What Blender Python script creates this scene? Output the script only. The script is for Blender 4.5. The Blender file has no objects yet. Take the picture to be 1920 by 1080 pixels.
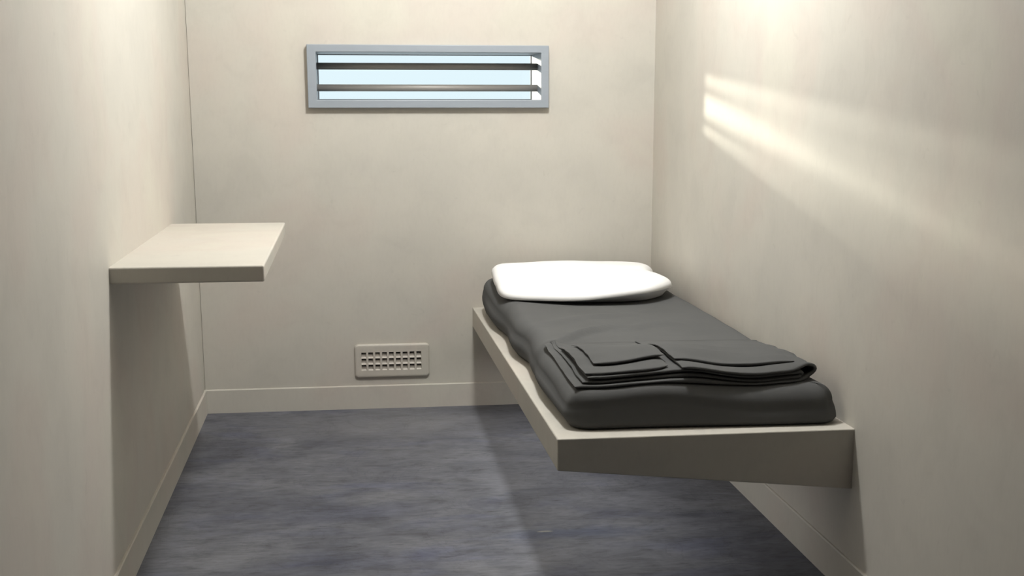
import bpy, bmesh, math, random
from mathutils import Vector, Matrix, noise
PI = math.pi
random.seed(7)
C = bpy.context.scene.collection
scene = bpy.context.scene

# ------------------------------------------------------------------ camera, sky, lights, exposure
W = 1.89          # room width
CEIL = 2.80
MOUTH = -3.32     # the cell ends here; added dark corridor round the camera cuts bounced light
FRONT = -7.0
cam_d = bpy.data.cameras.new('camera')
cam = bpy.data.objects.new('camera', cam_d)
C.objects.link(cam)
cam_d.sensor_width = 36.0
cam_d.lens = 2457.063 / 1920 * 36.0
cam_d.shift_x = (960 - 989.202) / 1920
cam_d.shift_y = (710.516 - 540) / 1920
cam_d.clip_start = 0.05
def look(p, yaw, roll):
    cp, sp, cy, sy, cr, sr = math.cos(p), math.sin(p), math.cos(yaw), math.sin(yaw), math.cos(roll), math.sin(roll)
    R0 = Matrix(((1, 0, 0), (0, 0, -1), (0, 1, 0)))
    Ry = Matrix(((cy, 0, sy), (0, 1, 0), (-sy, 0, cy)))
    Rp = Matrix(((1, 0, 0), (0, cp, -sp), (0, sp, cp)))
    Rr = Matrix(((cr, -sr, 0), (sr, cr, 0), (0, 0, 1)))
    R = Rr @ Rp @ Ry @ R0                       # rows: right, down, forward
    return Matrix((R[0], -R[1], -R[2])).transposed()
cam.matrix_world = Matrix.Translation((0.6138, -5.466, 1.2738)) @ look(0.2082, -0.1351, -0.0001).to_4x4()
scene.camera = cam

EXPOSURE = 0.07
scene.view_settings.view_transform = 'Standard'
scene.view_settings.look = 'None'
scene.view_settings.gamma = 1.0
scene.view_settings.use_curve_mapping = False
scene.view_settings.exposure = EXPOSURE

world = bpy.data.worlds.new('pale_sky')
scene.world = world
world.use_nodes = True
bg = world.node_tree.nodes['Background']
bg.inputs[0].default_value = (0.765, 0.925, 0.985, 1)
bg.inputs[1].default_value = 1.05 / 2**EXPOSURE
scene.cycles.diffuse_bounces = 10
scene.cycles.max_bounces = 14

def point_lamp(name, loc, power, col, radius):
    l = bpy.data.lights.new(name, 'POINT')
    l.energy = power; l.color = col; l.shadow_soft_size = radius
    o = bpy.data.objects.new(name, l); C.objects.link(o); o.location = loc
    return o
# the cell's lamp near the ceiling
point_lamp('cell_lamp', (1.13, -1.55, 2.50), 130.0, (1.0, 1.0, 0.985), 0.10)
# added fill light hidden under the bunk slab, not a fitting of the cell
l = bpy.data.lights.new('under_bunk_fill', 'AREA')
l.shape = 'RECTANGLE'; l.size = 0.56; l.size_y = 1.9; l.energy = 3.1; l.color = (1.0, 0.98, 0.95)
o = bpy.data.objects.new('under_bunk_fill', l); C.objects.link(o); o.location = (1.40, -1.15, 0.265)
o.rotation_euler = (0, -0.16, 0)
# spot outside the window standing in for sunlight; throws the barred patch on the right wall
l = bpy.data.lights.new('sunlight_spot', 'SPOT')
l.energy = 800.0; l.color = (1.0, 0.95, 0.78); l.shadow_soft_size = 0.075
l.spot_size = math.radians(50); l.spot_blend = 0.5
o = bpy.data.objects.new('sunlight_spot', l); C.objects.link(o)
o.location = (-0.52, 3.04, 1.75)
o.rotation_euler = (Vector((1.0, 0, 1.37)) - o.location).to_track_quat('-Z', 'Y').to_euler()

# ------------------------------------------------------------------ helpers
def obj(name, bm, mat, parent=None, smooth=False, kind=None):
    bmesh.ops.recalc_face_normals(bm, faces=bm.faces)
    me = bpy.data.meshes.new(name)
    bm.to_mesh(me); bm.free()
    if smooth:
        for p in me.polygons: p.use_smooth = True
    o = bpy.data.objects.new(name, me)
    C.objects.link(o)
    if mat: me.materials.append(mat)
    if parent: o.parent = parent
    if kind: o['kind'] = kind
    return o
def tag(o, label, cat, group=None):
    o['label'] = label; o['category'] = cat
    if group: o['group'] = group
    return o
def add_box(bm, x0, x1, y0, y1, z0, z1):
    v = [bm.verts.new(p) for p in ((x0,y0,z0),(x1,y0,z0),(x1,y1,z0),(x0,y1,z0),(x0,y0,z1),(x1,y0,z1),(x1,y1,z1),(x0,y1,z1))]
    for f in ((3,2,1,0),(4,5,6,7),(0,1,5,4),(1,2,6,5),(2,3,7,6),(3,0,4,7)):
        bm.faces.new([v[i] for i in f])
    return v
def box(*a):
    bm = bmesh.new(); add_box(bm, *a); return bm
def bevel_all(bm, w, seg=3):
    bmesh.ops.bevel(bm, geom=list(bm.edges), offset=w, segments=seg, profile=0.5, affect='EDGES')
def smooth_step(a, b, x):
    t = max(0.0, min(1.0, (x - a) / (b - a))); return t * t * (3 - 2 * t)
def interp(tab, x):
    if x <= tab[0][0]: return tab[0][1]
    for (a, va), (b, vb) in zip(tab, tab[1:]):
        if x <= b:
            t = (x - a) / (b - a); t = t * t * (3 - 2 * t)
            return va + (vb - va) * t
    return tab[-1][1]

# ------------------------------------------------------------------ materials
def new_mat(name):
    m = bpy.data.materials.new(name); m.use_nodes = True
    nt = m.node_tree
    return m, nt, nt.nodes['Principled BSDF']
def tex_noise(nt, scale, detail=4, rough=0.5, stretch=(1, 1, 1), dist=0.0, off=(0, 0, 0)):
    tc = nt.nodes.new('ShaderNodeTexCoord')
    mp = nt.nodes.new('ShaderNodeMapping')
    mp.inputs['Scale'].default_value = stretch
    mp.inputs['Location'].default_value = off
    nt.links.new(tc.outputs['Object'], mp.inputs[0])
    n = nt.nodes.new('ShaderNodeTexNoise')
    n.inputs['Scale'].default_value = scale
    n.inputs['Detail'].default_value = detail
    n.inputs['Roughness'].default_value = rough
    n.inputs['Distortion'].default_value = dist
    nt.links.new(mp.outputs[0], n.inputs['Vector'])
    return n
def ramp(nt, src, stops):
    r = nt.nodes.new('ShaderNodeValToRGB')
    el = r.color_ramp.elements
    while len(el) > 1: el.remove(el[-1])
    el[0].position, el[0].color = stops[0][0], (*stops[0][1], 1)
    for p, c in stops[1:]:
        e = el.new(p); e.color = (*c, 1)
    nt.links.new(src, r.inputs[0])
    return r
def mix(nt, mode, fac, a, b):
    m = nt.nodes.new('ShaderNodeMix'); m.data_type = 'RGBA'; m.blend_type = mode
    if isinstance(fac, (int, float)): m.inputs[0].default_value = fac
    else: nt.links.new(fac, m.inputs[0])
    for s, i in ((a, 6), (b, 7)):
        if isinstance(s, tuple): m.inputs[i].default_value = (*s, 1)
        else: nt.links.new(s, m.inputs[i])
    return m.outputs[2]
def g(v): return (v, v, v)

def plaster(name, base, stretch=(1, 1, 1), spec=0.3, rough=0.55):
    m, nt, b = new_mat(name)
    big = tex_noise(nt, 1.6, 3, 0.5, stretch)
    c1 = ramp(nt, big.outputs[0], [(0.34, (base[0]*0.94, base[1]*0.945, base[2]*0.95)), (0.48, base),
                                  (0.58, (base[0]*1.0, base[1]*0.965, base[2]*0.965)), (0.68, (base[0]*1.03, base[1]*1.03, base[2]*1.01))])
    mid = tex_noise(nt, 7, 6, 0.62, stretch, 0.6, (3, 1, 2))
    c2 = ramp(nt, mid.outputs[0], [(0.36, g(0.955)), (0.5, g(0.99)), (0.7, g(1.0))])
    fine = tex_noise(nt, 40, 4, 0.6, (stretch[0]*2.2, stretch[1]*2.2, stretch[2]*0.7), 0.2, (7, 7, 7))
    c3 = ramp(nt, fine.outputs[0], [(0.30, g(0.975)), (0.55, g(1.0))])
    spots = tex_noise(nt, 18, 2, 0.5, (1, 1, 1), 1.2, (1, 9, 4))
    c4 = ramp(nt, spots.outputs[0], [(0.24, g(0.95)), (0.30, g(1.0))])
    c = mix(nt, 'MULTIPLY', 1.0, c1.outputs[0], c2.outputs[0])
    c = mix(nt, 'MULTIPLY', 1.0, c, c3.outputs[0])
    c = mix(nt, 'MULTIPLY', 1.0, c, c4.outputs[0])
    nt.links.new(c, b.inputs['Base Color'])
    b.inputs['Roughness'].default_value = rough
    b.inputs['Specular IOR Level'].default_value = spec
    bp = nt.nodes.new('ShaderNodeBump')
    bp.inputs['Strength'].default_value = 0.06; bp.inputs['Distance'].default_value = 0.004
    nt.links.new(mid.outputs[0], bp.inputs['Height'])
    nt.links.new(bp.outputs[0], b.inputs['Normal'])
    return m
WALL = (0.53, 0.507, 0.453)
M_WALL = plaster('painted_plaster', WALL)
M_CONC = plaster('cast_concrete', (0.525, 0.501, 0.446), (1.3, 1.3, 1.3), 0.3, 0.5)
M_VENT = plaster('vent_paint', (0.51, 0.486, 0.432), (1, 1, 1), 0.5, 0.4)
M_CEIL = plaster('ceiling_paint', (0.30, 0.29, 0.27))

def blob(nt, centre, radii, rot, wob, wscale, lo, hi):
    """0..1 mask of one stain lying at its own place on the floor, with a ragged outline"""
    tc = nt.nodes.new('ShaderNodeTexCoord')
    mp = nt.nodes.new('ShaderNodeMapping'); mp.vector_type = 'TEXTURE'
    mp.inputs['Location'].default_value = (*centre, 0); mp.inputs['Rotation'].default_value = (0, 0, rot)
    mp.inputs['Scale'].default_value = (*radii, 1)
    nt.links.new(tc.outputs['Object'], mp.inputs[0])
    ln = nt.nodes.new('ShaderNodeVectorMath'); ln.operation = 'LENGTH'
    nt.links.new(mp.outputs[0], ln.inputs[0])
    n = tex_noise(nt, wscale, 6, 0.65, (1, 1.4, 1), 0.5, (centre[0]*7, 3, 1))
    m1 = nt.nodes.new('ShaderNodeMath'); m1.operation = 'MULTIPLY_ADD'
    nt.links.new(n.outputs[0], m1.inputs[0]); m1.inputs[1].default_value = wob
    nt.links.new(ln.outputs['Value'], m1.inputs[2])
    mr = nt.nodes.new('ShaderNodeMapRange'); mr.interpolation_type = 'SMOOTHSTEP'
    nt.links.new(m1.outputs[0], mr.inputs[0])
    mr.inputs[1].default_value = hi + wob*0.5; mr.inputs[2].default_value = lo + wob*0.5
    mr.inputs[3].default_value = 0; mr.inputs[4].default_value = 1
    return mr.outputs[0]
def scaled(nt, v, k):
    m = nt.nodes.new('ShaderNodeMath'); m.operation = 'MULTIPLY'; m.inputs[1].default_value = k
    nt.links.new(v, m.inputs[0]); return m.outputs[0]
def floor_mat():
    m, nt, b = new_mat('worn_floor')
    big = tex_noise(nt, 2.1, 8, 0.60, (1, 1.2, 1), 0.5, (1.7, 0.4, 0))
    c1 = ramp(nt, big.outputs[0], [(0.28, (0.072, 0.075, 0.093)), (0.44, (0.104, 0.108, 0.127)),
                                  (0.56, (0.128, 0.132, 0.150)), (0.72, (0.170, 0.174, 0.190))])
    mott = tex_noise(nt, 9, 7, 0.68, (0.75, 1.5, 1), 0.6, (2, 5, 0))
    c2 = ramp(nt, mott.outputs[0], [(0.30, g(0.62)), (0.46, g(0.93)), (0.60, g(1.08)), (0.75, g(1.25))])
    c = mix(nt, 'MULTIPLY', 1.0, c1.outputs[0], c2.outputs[0])
    dash = tex_noise(nt, 34, 5, 0.66, (0.55, 2.0, 1), 0.4, (4, 4, 0))
    c5 = ramp(nt, dash.outputs[0], [(0.27, g(0.42)), (0.38, g(0.84)), (0.50, g(1.0)), (0.68, g(1.18))])
    c = mix(nt, 'MULTIPLY', 0.9, c, c5.outputs[0])
    blue = tex_noise(nt, 3.0, 6, 0.6, (0.9, 1.7, 1), 0.7, (8.3, 2.2, 0))
    fb = ramp(nt, blue.outputs[0], [(0.53, g(0.0)), (0.70, g(0.6))])
    c = mix(nt, 'MULTIPLY', fb.outputs[0], c, (0.76, 0.80, 1.06))
    # worn area by the back wall, paled to offset weak light there, dark blue smear by the bed, round and ragged dark stains
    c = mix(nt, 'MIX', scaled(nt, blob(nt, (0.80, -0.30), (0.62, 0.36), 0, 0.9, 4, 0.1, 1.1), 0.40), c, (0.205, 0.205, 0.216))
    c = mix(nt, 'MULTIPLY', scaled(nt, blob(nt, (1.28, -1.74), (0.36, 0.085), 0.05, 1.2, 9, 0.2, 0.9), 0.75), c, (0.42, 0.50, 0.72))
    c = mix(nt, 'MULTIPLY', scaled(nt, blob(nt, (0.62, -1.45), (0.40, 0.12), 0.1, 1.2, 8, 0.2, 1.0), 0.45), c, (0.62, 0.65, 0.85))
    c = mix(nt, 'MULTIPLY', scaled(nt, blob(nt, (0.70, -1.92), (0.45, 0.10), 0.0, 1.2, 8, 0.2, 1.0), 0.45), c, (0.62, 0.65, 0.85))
    c = mix(nt, 'MULTIPLY', scaled(nt, blob(nt, (1.025, -1.41), (0.062, 0.085), 0, 0.35, 14, 0.80, 1.0), 0.40), c, (0.55, 0.57, 0.66))
    c = mix(nt, 'MULTIPLY', scaled(nt, blob(nt, (1.215, -1.50), (0.020, 0.032), 0, 0.3, 20, 0.75, 1.0), 0.35), c, (0.6, 0.6, 0.62))
    c = mix(nt, 'MULTIPLY', scaled(nt, blob(nt, (0.16, -0.55), (0.20, 0.42), 0.1, 1.1, 6, 0.35, 0.75), 0.45), c, (0.66, 0.66, 0.70))
    c = mix(nt, 'MIX', scaled(nt, blob(nt, (1.175, -1.715), (0.030, 0.010), 0, 0.6, 30, 0.5, 1.0), 0.65), c, (0.30, 0.30, 0.26))
    vn = tex_noise(nt, 1.7, 7, 0.62, (1.3, 1, 1), 1.5, (5.1, 0.4, 0))
    vr = ramp(nt, vn.outputs[0], [(0.490, g(1.0)), (0.4985, g(0.72)), (0.507, g(1.0))])
    c = mix(nt, 'MULTIPLY', 0.6, c, vr.outputs[0])
    nt.links.new(c, b.inputs['Base Color'])
    b.inputs['Roughness'].default_value = 0.6
    b.inputs['Specular IOR Level'].default_value = 0.25
    bp = nt.nodes.new('ShaderNodeBump')
    bp.inputs['Strength'].default_value = 0.12; bp.inputs['Distance'].default_value = 0.003
    nt.links.new(mott.outputs[0], bp.inputs['Height'])
    nt.links.new(bp.outputs[0], b.inputs['Normal'])
    return m
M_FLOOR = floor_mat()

def cloth(name, col, var=0.05, rough=0.95, spec=0.06):
    m, nt, b = new_mat(name)
    n = tex_noise(nt, 6, 4, 0.6)
    r = ramp(nt, n.outputs[0], [(0.3, tuple(c*(1-var) for c in col)), (0.7, tuple(c*(1+var) for c in col))])
    nt.links.new(r.outputs[0], b.inputs['Base Color'])
    b.inputs['Roughness'].default_value = rough
    b.inputs['Specular IOR Level'].default_value = spec
    return m
M_MATT = cloth('mattress_fabric', (0.100, 0.101, 0.101))
M_BLAN = cloth('blanket_fabric', (0.096, 0.097, 0.097))
M_PILL = cloth('pillow_cotton', (0.86, 0.86, 0.86), 0.01)

def metal(name, col, rough, metallic):
    m, nt, b = new_mat(name)
    n = tex_noise(nt, 8, 4, 0.6, (0.3, 3, 3))
    r = ramp(nt, n.outputs[0], [(0.3, tuple(c*0.96 for c in col)), (0.7, tuple(c*1.03 for c in col))])
    nt.links.new(r.outputs[0], b.inputs['Base Color'])
    b.inputs['Roughness'].default_value = rough
    b.inputs['Metallic'].default_value = metallic
    return m
M_FRAME = metal('grey_window_paint', (0.285, 0.318, 0.358), 0.4, 0.0)
M_BAR = metal('steel_bar', (0.30, 0.285, 0.265), 0.55, 0.35)
M_DARK, _nt, _b = new_mat('vent_duct')
_b.inputs['Base Color'].default_value = (0.02, 0.02, 0.02, 1)
M_FRONT = metal('dark_bounce_cut', (0.045, 0.045, 0.045), 0.6, 0.0)  # for the added unseen shell, dark to swallow bounced light

M_GLASS = bpy.data.materials.new('clear_glass'); M_GLASS.use_nodes = True
nt = M_GLASS.node_tree; nt.nodes.clear()
_o = nt.nodes.new('ShaderNodeOutputMaterial'); _t = nt.nodes.new('ShaderNodeBsdfTransparent')
_gl = nt.nodes.new('ShaderNodeBsdfGlossy'); _gl.inputs['Roughness'].default_value = 0.02
_f = nt.nodes.new('ShaderNodeFresnel'); _f.inputs[0].default_value = 1.35
_mx = nt.nodes.new('ShaderNodeMixShader')
nt.links.new(_f.outputs[0], _mx.inputs[0]); nt.links.new(_t.outputs[0], _mx.inputs[1])
nt.links.new(_gl.outputs[0], _mx.inputs[2]); nt.links.new(_mx.outputs[0], _o.inputs[0])

# ------------------------------------------------------------------ room shell
TH = 0.28                                     # depth of the outer wall
WX0, WX1, WZ0, WZ1 = 0.499, 1.411, 1.281, 1.472          # window opening
VX0, VX1, VZ0, VZ1 = 0.648, 0.910, 0.165, 0.252          # vent opening
CX0, CX1 = -2.5, W+2.5                         # the added corridor is wider than the cell
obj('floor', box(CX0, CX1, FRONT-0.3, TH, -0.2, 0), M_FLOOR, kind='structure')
obj('ceiling', box(-0.3, W+0.3, MOUTH, TH, CEIL, CEIL+0.2), M_CEIL, kind='structure')
obj('wall_left', box(-0.3, 0, MOUTH, 0.03, 0, CEIL), M_WALL, kind='structure')
obj('wall_right', box(W, W+0.3, MOUTH, 0, 0, CEIL), M_WALL, kind='structure')
bm = bmesh.new()                               # added unseen shell, dark so that camera-facing sides get little bounce
add_box(bm, CX0-0.3, CX0, FRONT, MOUTH+0.3, 0, CEIL)
add_box(bm, CX1, CX1+0.3, FRONT, MOUTH+0.3, 0, CEIL)
add_box(bm, CX0-0.3, CX1+0.3, FRONT-0.3, FRONT, 0, CEIL)
add_box(bm, CX0, -0.3, MOUTH, MOUTH+0.3, 0, CEIL)
add_box(bm, W+0.3, CX1, MOUTH, MOUTH+0.3, 0, CEIL)
add_box(bm, CX0-0.3, CX1+0.3, FRONT-0.3, MOUTH, CEIL, CEIL+0.2)
obj('wall_front_added', bm, M_FRONT, kind='structure')
bm = bmesh.new()
gx = [0.0014, WX0, VX0, VX1, WX1, W+0.3]
gz = [0.0, VZ0, VZ1, WZ0, WZ1, CEIL]
for i in range(5):
    for k in range(5):
        if 1 <= i <= 3 and k == 3: continue
        if i == 2 and k == 1: continue
        add_box(bm, gx[i], gx[i+1], 0, TH, gz[k], gz[k+1])
add_box(bm, -0.3, 0.0014, 0.03, TH, 0, CEIL)
bmesh.ops.remove_doubles(bm, verts=bm.verts, dist=1e-5)
seen = {}
for f in list(bm.faces):                       # drop the inner walls between neighbouring cells
    key = tuple(sorted(v.index for v in f.verts))
bm.verts.index_update()
for f in bm.faces:
    seen.setdefault(tuple(sorted(v.index for v in f.verts)), []).append(f)
bmesh.ops.delete(bm, geom=[f for fs in seen.values() if len(fs) > 1 for f in fs], context='FACES')
obj('wall_back', bm, M_WALL, kind='structure')

HB = 0.1006
def skirting(name, pts):                       # extruded profile: pts = list of 3-D loops
    bm = bmesh.new()
    loops = [[bm.verts.new(p) for p in lp] for lp in pts]
    n = len(loops[0])
    for i in range(n):
        bm.faces.new((loops[0][i], loops[0][(i+1) % n], loops[1][(i+1) % n], loops[1][i]))
    bm.faces.new(loops[0]); bm.faces.new(loops[1])
    return obj(name, bm, M_WALL, kind='structure')
T = 0.007
prof = [(0, 0), (T, 0), (T, HB-0.004), (T-0.003, HB-0.0005), (0, HB)]      # (distance from wall, height)
skirting('baseboard_back', [[(x, -d, z) for d, z in prof] for x in (0, W)])
skirting('baseboard_left', [[(d, y, z) for d, z in prof] for y in (MOUTH, -T)])
skirting('baseboard_right', [[(W-d, y, z) for d, z in prof] for y in (MOUTH, -T)])

# ------------------------------------------------------------------ window
def rect_frame(bm, o, i, y0, y1):
    ox0, ox1, oz0, oz1 = o; ix0, ix1, iz0, iz1 = i
    add_box(bm, ox0, ox1, y0, y1, iz1, oz1); add_box(bm, ox0, ox1, y0, y1, oz0, iz0)
    add_box(bm, ox0, ix0, y0, y1, iz0, iz1); add_box(bm, ix1, ox1, y0, y1, iz0, iz1)
def ring_solid(o, i, y0, y1):                  # one clean mitred ring
    bm = bmesh.new()
    def lp(r, y): return [bm.verts.new((x, y, z)) for x, z in ((r[0], r[2]), (r[1], r[2]), (r[1], r[3]), (r[0], r[3]))]
    A, B, Cc, D = lp(o, y0), lp(i, y0), lp(i, y1), lp(o, y1)
    for P, Q in ((A, B), (B, Cc), (Cc, D), (D, A)):
        for k in range(4):
            bm.faces.new((P[k], P[(k+1) % 4], Q[(k+1) % 4], Q[k]))
    return bm
FO = (0.4655, 1.4410, 1.2510, 1.4990)
FI = (WX0+0.002, WX1-0.002, WZ0+0.002, WZ1-0.002)
bm = ring_solid(FO, FI, -0.030, 0.0)
bmesh.ops.bevel(bm, geom=list(bm.edges), offset=0.0025, segments=2, profile=0.5, affect='EDGES')
win = obj('window_1', bm, M_FRAME, kind='structure')
obj('reveal_lining', ring_solid((WX0, WX1, WZ0, WZ1), FI, 0.0005, TH), M_FRAME, win)
obj('pane_stop', ring_solid(FI, (FI[0]+0.004, FI[1]-0.004, FI[2]+0.003, FI[3]-0.003), TH-0.022, TH-0.012), M_FRAME, win)
obj('pane', box(FI[0], FI[1], TH-0.010, TH-0.005, FI[2], FI[3]), M_GLASS, win)
for z in (1.4175, 1.3310):
    bm = bmesh.new()
    bmesh.ops.create_cone(bm, cap_ends=True, segments=32, radius1=0.0138, radius2=0.0138, depth=FI[1]-FI[0],
                          matrix=Matrix.Translation(((FI[0]+FI[1])/2, 0.09, z)) @ Matrix.Rotation(PI/2, 4, 'Y'))
    obj('bar', bm, M_BAR, win, smooth=True)

# ------------------------------------------------------------------ vent
def rrect(x0, x1, z0, z1, r, n=6):
    out = []
    for cx, cz, a0 in ((x1-r, z1-r, 0), (x0+r, z1-r, PI/2), (x0+r, z0+r, PI), (x1-r, z0+r, 1.5*PI)):
        for k in range(n+1):
            a = a0 + PI/2*k/n
            out.append((cx + r*math.cos(a), cz + r*math.sin(a)))
    return out
GX0, GX1, GZ0, GZ1 = 0.6222, 0.9361, 0.1350, 0.2778
vent = bpy.data.objects.new('wall_vent', None); C.objects.link(vent)
vent.location = ((GX0+GX1)/2, 0, GZ0)
tag(vent, 'cream rectangular wall vent with a grid of square holes above the skirting', 'vent')
bm = bmesh.new()
PT = 0.013
rings = []
for inset, y in ((0, 0.0), (0, -PT+0.008), (0.0015, -PT+0.004), (0.005, -PT+0.001), (0.010, -PT)):
    rings.append([bm.verts.new((x, y, z)) for x, z in rrect(GX0+inset, GX1-inset, GZ0+inset, GZ1-inset, 0.016-inset*0.6)])
for A, B in zip(rings, rings[1:]):
    n = len(A)
    for k in range(n): bm.faces.new((A[k], A[(k+1) % n], B[(k+1) % n], B[k]))
edges = []
def loop_edges(vs):
    return [bm.edges.get((vs[k], vs[(k+1) % len(vs)])) or bm.edges.new((vs[k], vs[(k+1) % len(vs)])) for k in range(len(vs))]
edges += loop_edges(rings[-1])
HX0, PX = 0.6600, 0.02890
HZ = (0.2318, 0.2052, 0.1786)                  # hole centres
for c in range(9):
    for zc in HZ:
        xc = HX0 + c*PX
        hw, hh = 0.0103, 0.0120
        A = [bm.verts.new((xc+sx*hw, -PT, zc+sz*hh)) for sx, sz in ((-1,-1),(1,-1),(1,1),(-1,1))]
        B = [bm.verts.new((xc+sx*(hw-0.0008), -PT+0.004, zc+sz*hh+(0.0046 if sz < 0 else -0.0005))) for sx, sz in ((-1,-1),(1,-1),(1,1),(-1,1))]
        D = [bm.verts.new((v.co.x, -0.0052, v.co.z)) for v in B]
        for P, Q in ((A, B), (B, D)):
            for k in range(4): bm.faces.new((P[k], P[(k+1) % 4], Q[(k+1) % 4], Q[k]))
        edges += loop_edges(A)
bmesh.ops.triangle_fill(bm, use_beauty=True, use_dissolve=False, edges=edges)
def under(o, p):                               # parent, keeping the world place
    o.parent = p; o.matrix_parent_inverse = Matrix.Translation(p.location).inverted(); return o
under(obj('faceplate', bm, M_VENT), vent)
for zc in HZ:
    bm = bmesh.new()
    v = add_box(bm, HX0-0.012, HX0+8*PX+0.012, -0.0045, -0.0020, zc-0.0125, zc+0.0052)
    s = obj('slat', bm, M_VENT); under(s, vent)
bm = bmesh.new()
add_box(bm, VX0, VX1, 0.06, 0.065, VZ0, VZ1)
under(obj('duct_back', bm, M_DARK), vent)

# ------------------------------------------------------------------ wall table
TX, TYF, TYB, TZT, TZB = 0.3914, -2.0066, -0.7502, 0.8582, 0.8151
bm = box(0, TX, TYF, TYB, TZB, TZT)
eds = [e for e in bm.edges if not all(abs(v.co.x) < 1e-6 for v in e.verts)]
bmesh.ops.bevel(bm, geom=eds, offset=0.0055, segments=4, profile=0.5, affect='EDGES')
tb = obj('wall_table', bm, M_CONC, smooth=False)
tag(tb, 'beige concrete table slab projecting from the left wall', 'table')

# ------------------------------------------------------------------ bed platform
SXF, SXB, SYF = 1.1147, 1.1225, -2.334
def slab_top(y): return 0.45 - (y - SYF) * 0.0264 / 2.334
bm = bmesh.new()
vs = [bm.verts.new(p) for p in (
    (SXF, SYF, 0.3671), (W, SYF, 0.2891), (W, 0, 0.2627), (SXB, 0, 0.3406),
    (SXF, SYF, 0.4500), (W, SYF, 0.4500), (W, 0, slab_top(0)), (SXB, 0, slab_top(0)))]
for f in ((3,2,1,0),(4,5,6,7),(0,1,5,4),(1,2,6,5),(2,3,7,6),(3,0,4,7)): bm.faces.new([vs[i] for i in f])
eds = [e for e in bm.edges if not all(v.co.x > W-1e-4 for v in e.verts) and not all(v.co.y > -1e-4 for v in e.verts)]
bmesh.ops.bevel(bm, geom=eds, offset=0.004, segments=3, profile=0.5, affect='EDGES')
pf = obj('bed_platform', bm, M_CONC)
tag(pf, 'long beige concrete bed slab fixed to the right wall under the mattress', 'bed')

# ------------------------------------------------------------------ mattress
CREASES = [([(1.165,-1.745),(1.236,-1.62),(1.333,-1.48),(1.43,-1.38),(1.517,-1.345)], 0.017, 0.032),
           ([(1.50,-1.40),(1.58,-1.33),(1.70,-1.31)], 0.013, 0.045),
           ([(1.24,-1.30),(1.40,-1.16),(1.60,-1.10)], 0.010, 0.045),
           ([(1.17,-1.75),(1.19,-1.95),(1.20,-2.10)], 0.005, 0.03)]
def seg_dist(px, py, pts):
    best = 9; tt = 0; L = len(pts)-1
    for i, (a, b) in enumerate(zip(pts, pts[1:])):
        dx, dy = b[0]-a[0], b[1]-a[1]
        t = max(0, min(1, ((px-a[0])*dx+(py-a[1])*dy)/(dx*dx+dy*dy)))
        d = math.hypot(px-a[0]-t*dx, py-a[1]-t*dy)
        side = dx*(py-a[1]) - dy*(px-a[0])
        if d < abs(best): best = d if side >= 0 else -d; tt = (i+t)/L
    return best, tt
def matt_top(x, y):
    z = 0.5610 - 0.009*smooth_step(-1.5, -2.1, y) + 0.003*math.sin(3.1*x+1.3*y) + 0.006*noise.noise((x*2.2, y*1.6, 0.3)) + 0.003*noise.noise((x*5, y*4.5, 2.3))
    z += 0.012 * smooth_step(-0.6, -0.15, y) * 0.4
    z += 0.0055 * smooth_step(-1.75, -2.12, y) * math.cos((x-1.43)/0.21*PI) * (1 - smooth_step(1.66, 1.78, x))
    for pts, h, w in CREASES:
        d, t = seg_dist(x, y, pts)
        fade = math.sin(PI*min(1, max(0, 0.08+0.92*t)))**0.6
        if d >= 0: z += h*fade*math.exp(-(d/w)**2)
        else: z += h*fade*math.exp(-(d/(w*0.35))**2)
    return z
LEFT = [(-2.03,1.160),(-1.82,1.157),(-1.585,1.164),(-1.384,1.177),(-1.159,1.158),(-0.832,1.168),(-0.558,1.153),(-0.283,1.153),(-0.10,1.160)]
def outline(n_side=120):
    pts = []
    r1, r2, r3 = 0.060, 0.055, 0.09
    yb, yf = -0.055, -2.262
    # left side back to front
    for i in range(n_side):
        y = -0.055-r3 + (yf+0.07+r1-0.07 - (-0.055-r3))*i/n_side
        pts.append((interp(LEFT, y), y))
    x0 = interp(LEFT, -2.03)
    for k in range(10):
        a = PI + PI/2*k/10
        pts.append((x0+r1+r1*math.cos(a), yf+r1+r1*math.sin(a)))
    for i in range(60):
        x = x0+r1 + (1.876-r2-x0-r1)*i/60
        pts.append((x, yf - 0.020*smooth_step(1.3, 1.8, x)))
    yf2 = yf-0.020
    for k in range(10):
        a = 1.5*PI + PI/2*k/10
        pts.append((1.876-r2+r2*math.cos(a), yf2+r2+r2*math.sin(a)))
    for i in range(n_side):
        y = yf2+r2 + (yb-r3 - yf2-r2)*i/n_side
        pts.append((1.876, y))
    for k in range(12):
        a = PI/2*k/12
        pts.append((1.876-r3+r3*math.cos(a), yb-r3+r3*math.sin(a)))
    xl = interp(LEFT, -0.145)
    for i in range(40):
        pts.append((1.876-r3 + (xl+r3-1.876+r3)*i/40, yb))
    for k in range(12):
        a = PI/2 + PI/2*k/12
        pts.append((xl+r3+r3*math.cos(a), yb-r3+r3*math.sin(a)))
    return pts
ol = outline()
N = len(ol)
nor = []
for i in range(N):
    tx, ty = ol[(i+2) % N][0]-ol[i-2][0], ol[(i+2) % N][1]-ol[i-2][1]
    L = math.hypot(tx, ty); nor.append((-ty/L, tx/L))            # inward (outline runs counter-clockwise)
for _ in range(4):
    nor = [((nor[i-1][0]+2*nor[i][0]+nor[(i+1) % N][0])/4, (nor[i-1][1]+2*nor[i][1]+nor[(i+1) % N][1])/4) for i in range(N)]
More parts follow.
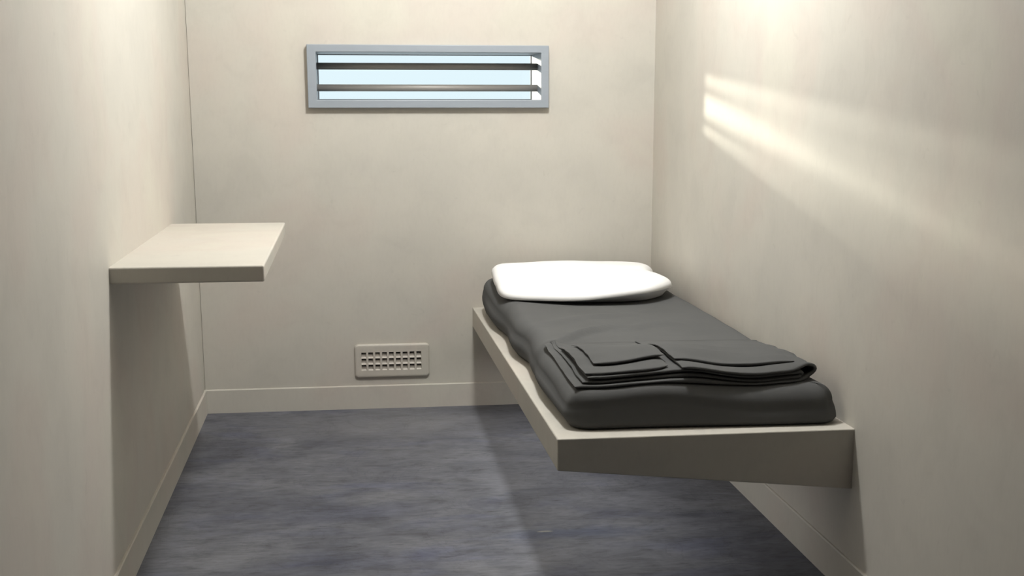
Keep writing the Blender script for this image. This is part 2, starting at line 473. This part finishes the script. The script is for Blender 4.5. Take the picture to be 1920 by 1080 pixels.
def edge_r(i):
    x, y = ol[i]; nx, ny = nor[i]
    r = 0.045
    front = smooth_step(0.3, 0.9, ny); left = smooth_step(0.3, 0.9, nx); right = smooth_step(0.3, 0.9, -nx)
    r += front*(0.014*smooth_step(1.45, 1.72, x) - 0.010*math.exp(-((x-1.32)/0.15)**2))
    r += left*(0.018*math.exp(-((y+1.62)/0.16)**2) + 0.012*math.exp(-((y+0.75)/0.22)**2))
    r -= right*0.0
    return r
def bulge(i):
    x, y = ol[i]; nx, ny = nor[i]
    left = smooth_step(0.3, 0.9, nx)
    return 0.005 + left*(0.019 + 0.008*math.sin(y*9.0))
def lean(i):                                   # how far the side tips in towards the top
    nx, ny = nor[i]
    return 0.012*smooth_step(0.3, 0.9, -nx) + 0.012*smooth_step(0.3, 0.9, ny) - 0.004*smooth_step(0.3, 0.9, nx)
bm = bmesh.new()
rings = []
prof_side = [(0.10, 0.0), (0.02, 0.0), (0.008, 0.004), (0.0, 0.014)]
for k in range(len(prof_side)):
    d, h = prof_side[k]
    rings.append([bm.verts.new((ol[i][0]+nor[i][0]*d, ol[i][1]+nor[i][1]*d, slab_top(ol[i][1]+nor[i][1]*d)+0.0006+h)) for i in range(N)])
def side_pt(i, s):                             # s 0..1 up the side, 1..2 round the top edge
    r = edge_r(i); z0 = slab_top(ol[i][1])+0.0145
    x, y = ol[i]; nx, ny = nor[i]
    lean_i = lean(i); zt = matt_top(x+nx*(r+lean_i), y+ny*(r+lean_i))
    rv = min(r, zt-z0-0.02)
    if s <= 1:
        z = z0 + (zt-rv-z0)*s
        d = lean_i*s - bulge(i)*math.sin(PI*s)*0.5
    else:
        a = (s-1)*PI/2
        z = zt-rv + rv*math.sin(a)
        d = lean_i + r*(1-math.cos(a))
    return (x+nx*d, y+ny*d, z)
for s in [0.2, 0.4, 0.6, 0.8, 1.0] + [1+k/9 for k in range(1, 10)]:
    rings.append([bm.verts.new(side_pt(i, s)) for i in range(N)])
# across the top towards the spine of the mattress
last = [v.co.copy() for v in rings[-1]]
cxm, ya, yb2 = 1.505, -1.93, -0.38
NR = 36
for k in range(1, NR+1):
    t = k/NR
    row = []
    for i in range(N):
        p = last[i]
        q = Vector((cxm, max(ya, min(yb2, p.y)), 0))
        x = p.x + (q.x-p.x)*t; y = p.y + (q.y-p.y)*t
        row.append(bm.verts.new((x, y, matt_top(x, y))))
    rings.append(row)
for A, B in zip(rings, rings[1:]):
    for i in range(N): bm.faces.new((A[i], A[(i+1) % N], B[(i+1) % N], B[i]))
bm.faces.new(list(reversed(rings[0])))
bmesh.ops.remove_doubles(bm, verts=rings[-1], dist=0.0008)
mt = obj('mattress', bm, M_MATT, smooth=True)
tag(mt, 'dark grey fabric-covered mattress lying on the concrete bed slab', 'mattress')

# ------------------------------------------------------------------ pillow
PO = [  # outline counter-clockwise from the front left corner: x, y, height of the seam above the mattress
    (1.172, -0.715, 0.006), (1.30, -0.815, 0.010), (1.44, -0.885, 0.020), (1.58, -0.905, 0.036), (1.69, -0.865, 0.043),
    (1.775, -0.765, 0.041), (1.820, -0.660, 0.036), (1.826, -0.54, 0.030), (1.798, -0.41, 0.024), (1.834, -0.28, 0.028),
    (1.832, -0.15, 0.024), (1.795, -0.085, 0.022), (1.66, -0.085, 0.028), (1.50, -0.080, 0.030), (1.34, -0.085, 0.026), (1.215, -0.105, 0.022),
    (1.180, -0.22, 0.034), (1.164, -0.38, 0.042), (1.158, -0.55, 0.026)]
def catmull(P, m):
    out = []; n = len(P)
    for i in range(n):
        p0, p1, p2, p3 = (Vector(P[(i+k-1) % n]) for k in range(4))
        for k in range(m):
            t = k/m
            out.append(0.5*((2*p1)+(p2-p0)*t+(2*p0-5*p1+4*p2-p3)*t*t+(-p0+3*p1-3*p2+p3)*t**3))
    return out
po = catmull(PO, 12)
n = len(po)
pc = Vector((1.505, -0.45, 0))
PCREASE = [([(1.60,-0.80),(1.48,-0.76),(1.34,-0.66)], 0.010, 0.03), ([(1.19,-0.66),(1.24,-0.56),(1.36,-0.46)], 0.006, 0.02),
           ([(1.81,-0.42),(1.70,-0.40),(1.58,-0.38)], 0.026, 0.024), ([(1.66,-0.84),(1.60,-0.74),(1.48,-0.68)], 0.008, 0.025)]
def pil_crease(x, y):
    z = 0
    for pts, h, w in PCREASE:
        d, t = seg_dist(x, y, pts)
        z -= h*(1-t)**0.7*math.exp(-(d/w)**2)
    return z
bm = bmesh.new()
top, bot = [], []
M = 34
for k in range(M+1):
    t = 1-k/M                                  # 1 at the seam, 0 at the middle
    row_t, row_b = [], []
    for i in range(n):
        p = po[i]
        q = Vector((max(1.34, min(1.67, p.x)), pc.y, 0))
        x = q.x+(p.x-q.x)*t; y = q.y+(p.y-q.y)*t
        prof_t = (1-t**3.6)**0.55
        h = 0.064 - 0.004*smooth_step(1.45, 1.8, x) + 0.004*noise.noise((x*6, y*6, 5))
        zs = matt_top(p.x, p.y)+p.z
        zt = (zs*t**2 + matt_top(x, y)*(1-t**2)) + h*prof_t + (0.012)*(1-t**2) + pil_crease(x, y)*min(1, (1-t)*6)
        tb = max(0.0, (t-0.82)/0.18)
        zb = zs*tb**0.75 + (matt_top(x, y)+0.0015)*(1-tb**0.75)
        row_t.append(bm.verts.new((x, y, zt)))
        row_b.append(row_t[-1] if k == 0 else bm.verts.new((x, y, min(zb, zt-0.001))))
    top.append(row_t); bot.append(row_b)
for L in (top, bot):
    for A, B in zip(L, L[1:]):
        for i in range(n): bm.faces.new((A[i], A[(i+1) % n], B[(i+1) % n], B[i]))
bmesh.ops.remove_doubles(bm, verts=top[-1], dist=0.0008)
bmesh.ops.remove_doubles(bm, verts=[v for v in bot[-1] if v.is_valid], dist=0.0008)
pl = obj('pillow', bm, M_PILL, smooth=True)
tag(pl, 'white pillow lying at the head of the grey mattress by the back wall', 'pillow')

# ------------------------------------------------------------------ folded blanket
blanket = bpy.data.objects.new('folded_blanket', None); C.objects.link(blanket)
blanket.location = (1.50, -1.95, 0.565)
tag(blanket, 'dark grey blanket folded in layers across the foot of the mattress', 'blanket')
def taper(y): return 0.14 + 0.86*smooth_step(1.64, 2.00, -y)
def rise(x, y, hgt):
    und = 0.0045*noise.noise((x*7, y*4, 8+hgt*9)) + 0.012*smooth_step(1.42, 1.62, x)*noise.noise((x*3.5, y*22, 3+hgt*4)) + 0.004*(1-smooth_step(1.42, 1.6, x))*noise.noise((x*9, y*16, 6)) + 0.003*math.sin(x*17+1.0)*min(1, hgt/0.02)
    return matt_top_b(x, y) + max(0.0008, 0.80*hgt*taper(y)) + und*taper(y)*min(1, hgt/0.012)
def matt_top_b(x, y):                          # the mattress as the blanket meets it, rounded front edge included
    z = matt_top(x, max(y, -2.17))
    return z + 0.0012
def fold(path, th, yf, yb, seed, fold_name='fold', nx=0.012):
    """path: polyline of (x, height); yf: function x->front edge; a sheet of thickness th with a rounded front edge"""
    pts = []
    for (a, b) in zip(path, path[1:]):
        m = max(1, int(math.hypot(b[0]-a[0], b[1]-a[1])/nx))
        for k in range(m): pts.append((a[0]+(b[0]-a[0])*k/m, a[1]+(b[1]-a[1])*k/m))
    pts.append(path[-1])
    bm = bmesh.new(); rows = []
    NP = len(pts)
    for i, (x, h) in enumerate(pts):
        a, b = pts[max(0, i-1)], pts[min(NP-1, i+1)]
        tx, tz = b[0]-a[0], b[1]-a[1]; L = math.hypot(tx, tz) or 1
        nxn, nzn = -tz/L, tx/L
        y0 = yf(x) + 0.006*noise.noise((x*9+h*300, seed, 0.5))
        endf = min(1.0, 0.35 + min(i, NP-1-i)/3.0)            # thin out at the cut ends
        prof = []
        NB = 16
        for k in range(NB+1): prof.append((yb + (y0+th/2-yb)*(k/NB), 0.5))
        for k in range(1, 8):
            ang = PI/2 - PI*k/8
            prof.append((y0+th/2 - th/2*math.cos(ang), 0.5*math.sin(ang)))
        for k in range(NB+1): prof.append((y0+th/2 + (yb-y0-th/2)*(k/NB), -0.5))
        row = []
        for y, off in prof:
            o_ = off*th*endf
            xx = x + nxn*o_; hh = h + nzn*o_
            row.append(bm.verts.new((xx, y, rise(xx, y, hh))))
        rows.append(row)
    m = len(rows[0])
    for A, B in zip(rows, rows[1:]):
        for j in range(m): bm.faces.new((A[j], A[(j+1) % m], B[(j+1) % m], B[j]))
    for cap in (bm.faces.new(rows[0]), bm.faces.new(list(reversed(rows[-1])))):
        for e in cap.edges: e.smooth = False
    return under(obj(fold_name, bm, M_BLAN, smooth=True), blanket)
def loop_path(x_left, h0, x_right, h1, x_end):
    r = (h1-h0)/2; c = (h0+h1)/2
    p = [(x_left, h0), (x_right-0.05, h0)]
    for k in range(13):
        a = -PI/2 + PI*k/12
        p.append((x_right - 2.0*r + 2.0*r*math.cos(a), c + r*math.sin(a)))
    p += [(x_right-0.07, h1), (x_end, h1)]
    return p
TH_B = 0.0105
YB = -1.66
wave = lambda x: 0.010*math.sin(x*9.5+0.6)
fold(loop_path(1.178, 0.0056, 1.832, 0.0475, 1.458), TH_B, lambda x: -2.218-0.012*math.sin((x-1.18)/0.62*PI)+0.030*smooth_step(1.74, 1.83, x), YB, 1, nx=0.008)
fold(loop_path(1.200, 0.0175, 1.790, 0.0330, 1.213), TH_B, lambda x: -2.205-0.012*math.sin((x-1.18)/0.62*PI), YB, 2, nx=0.008)
fold([(1.208, 0.0445), (1.430, 0.0445)], TH_B, lambda x: -2.200-0.010*math.sin((x-1.2)/0.25*PI)+0.02*smooth_step(1.40, 1.44, x), YB-0.14, 3)
fold([(1.246, 0.0590), (1.350, 0.0590), (1.438, 0.0610)], TH_B*0.95, lambda x: -2.110-0.012*math.sin((x-1.24)/0.22*PI), YB-0.10, 4, 'top_flap')
fold([(1.456, 0.0575), (1.520, 0.0590), (1.640, 0.0600), (1.780, 0.0560)], TH_B*0.9, lambda x: -2.165+0.012*math.sin(x*14), YB, 5, 'top_cover')
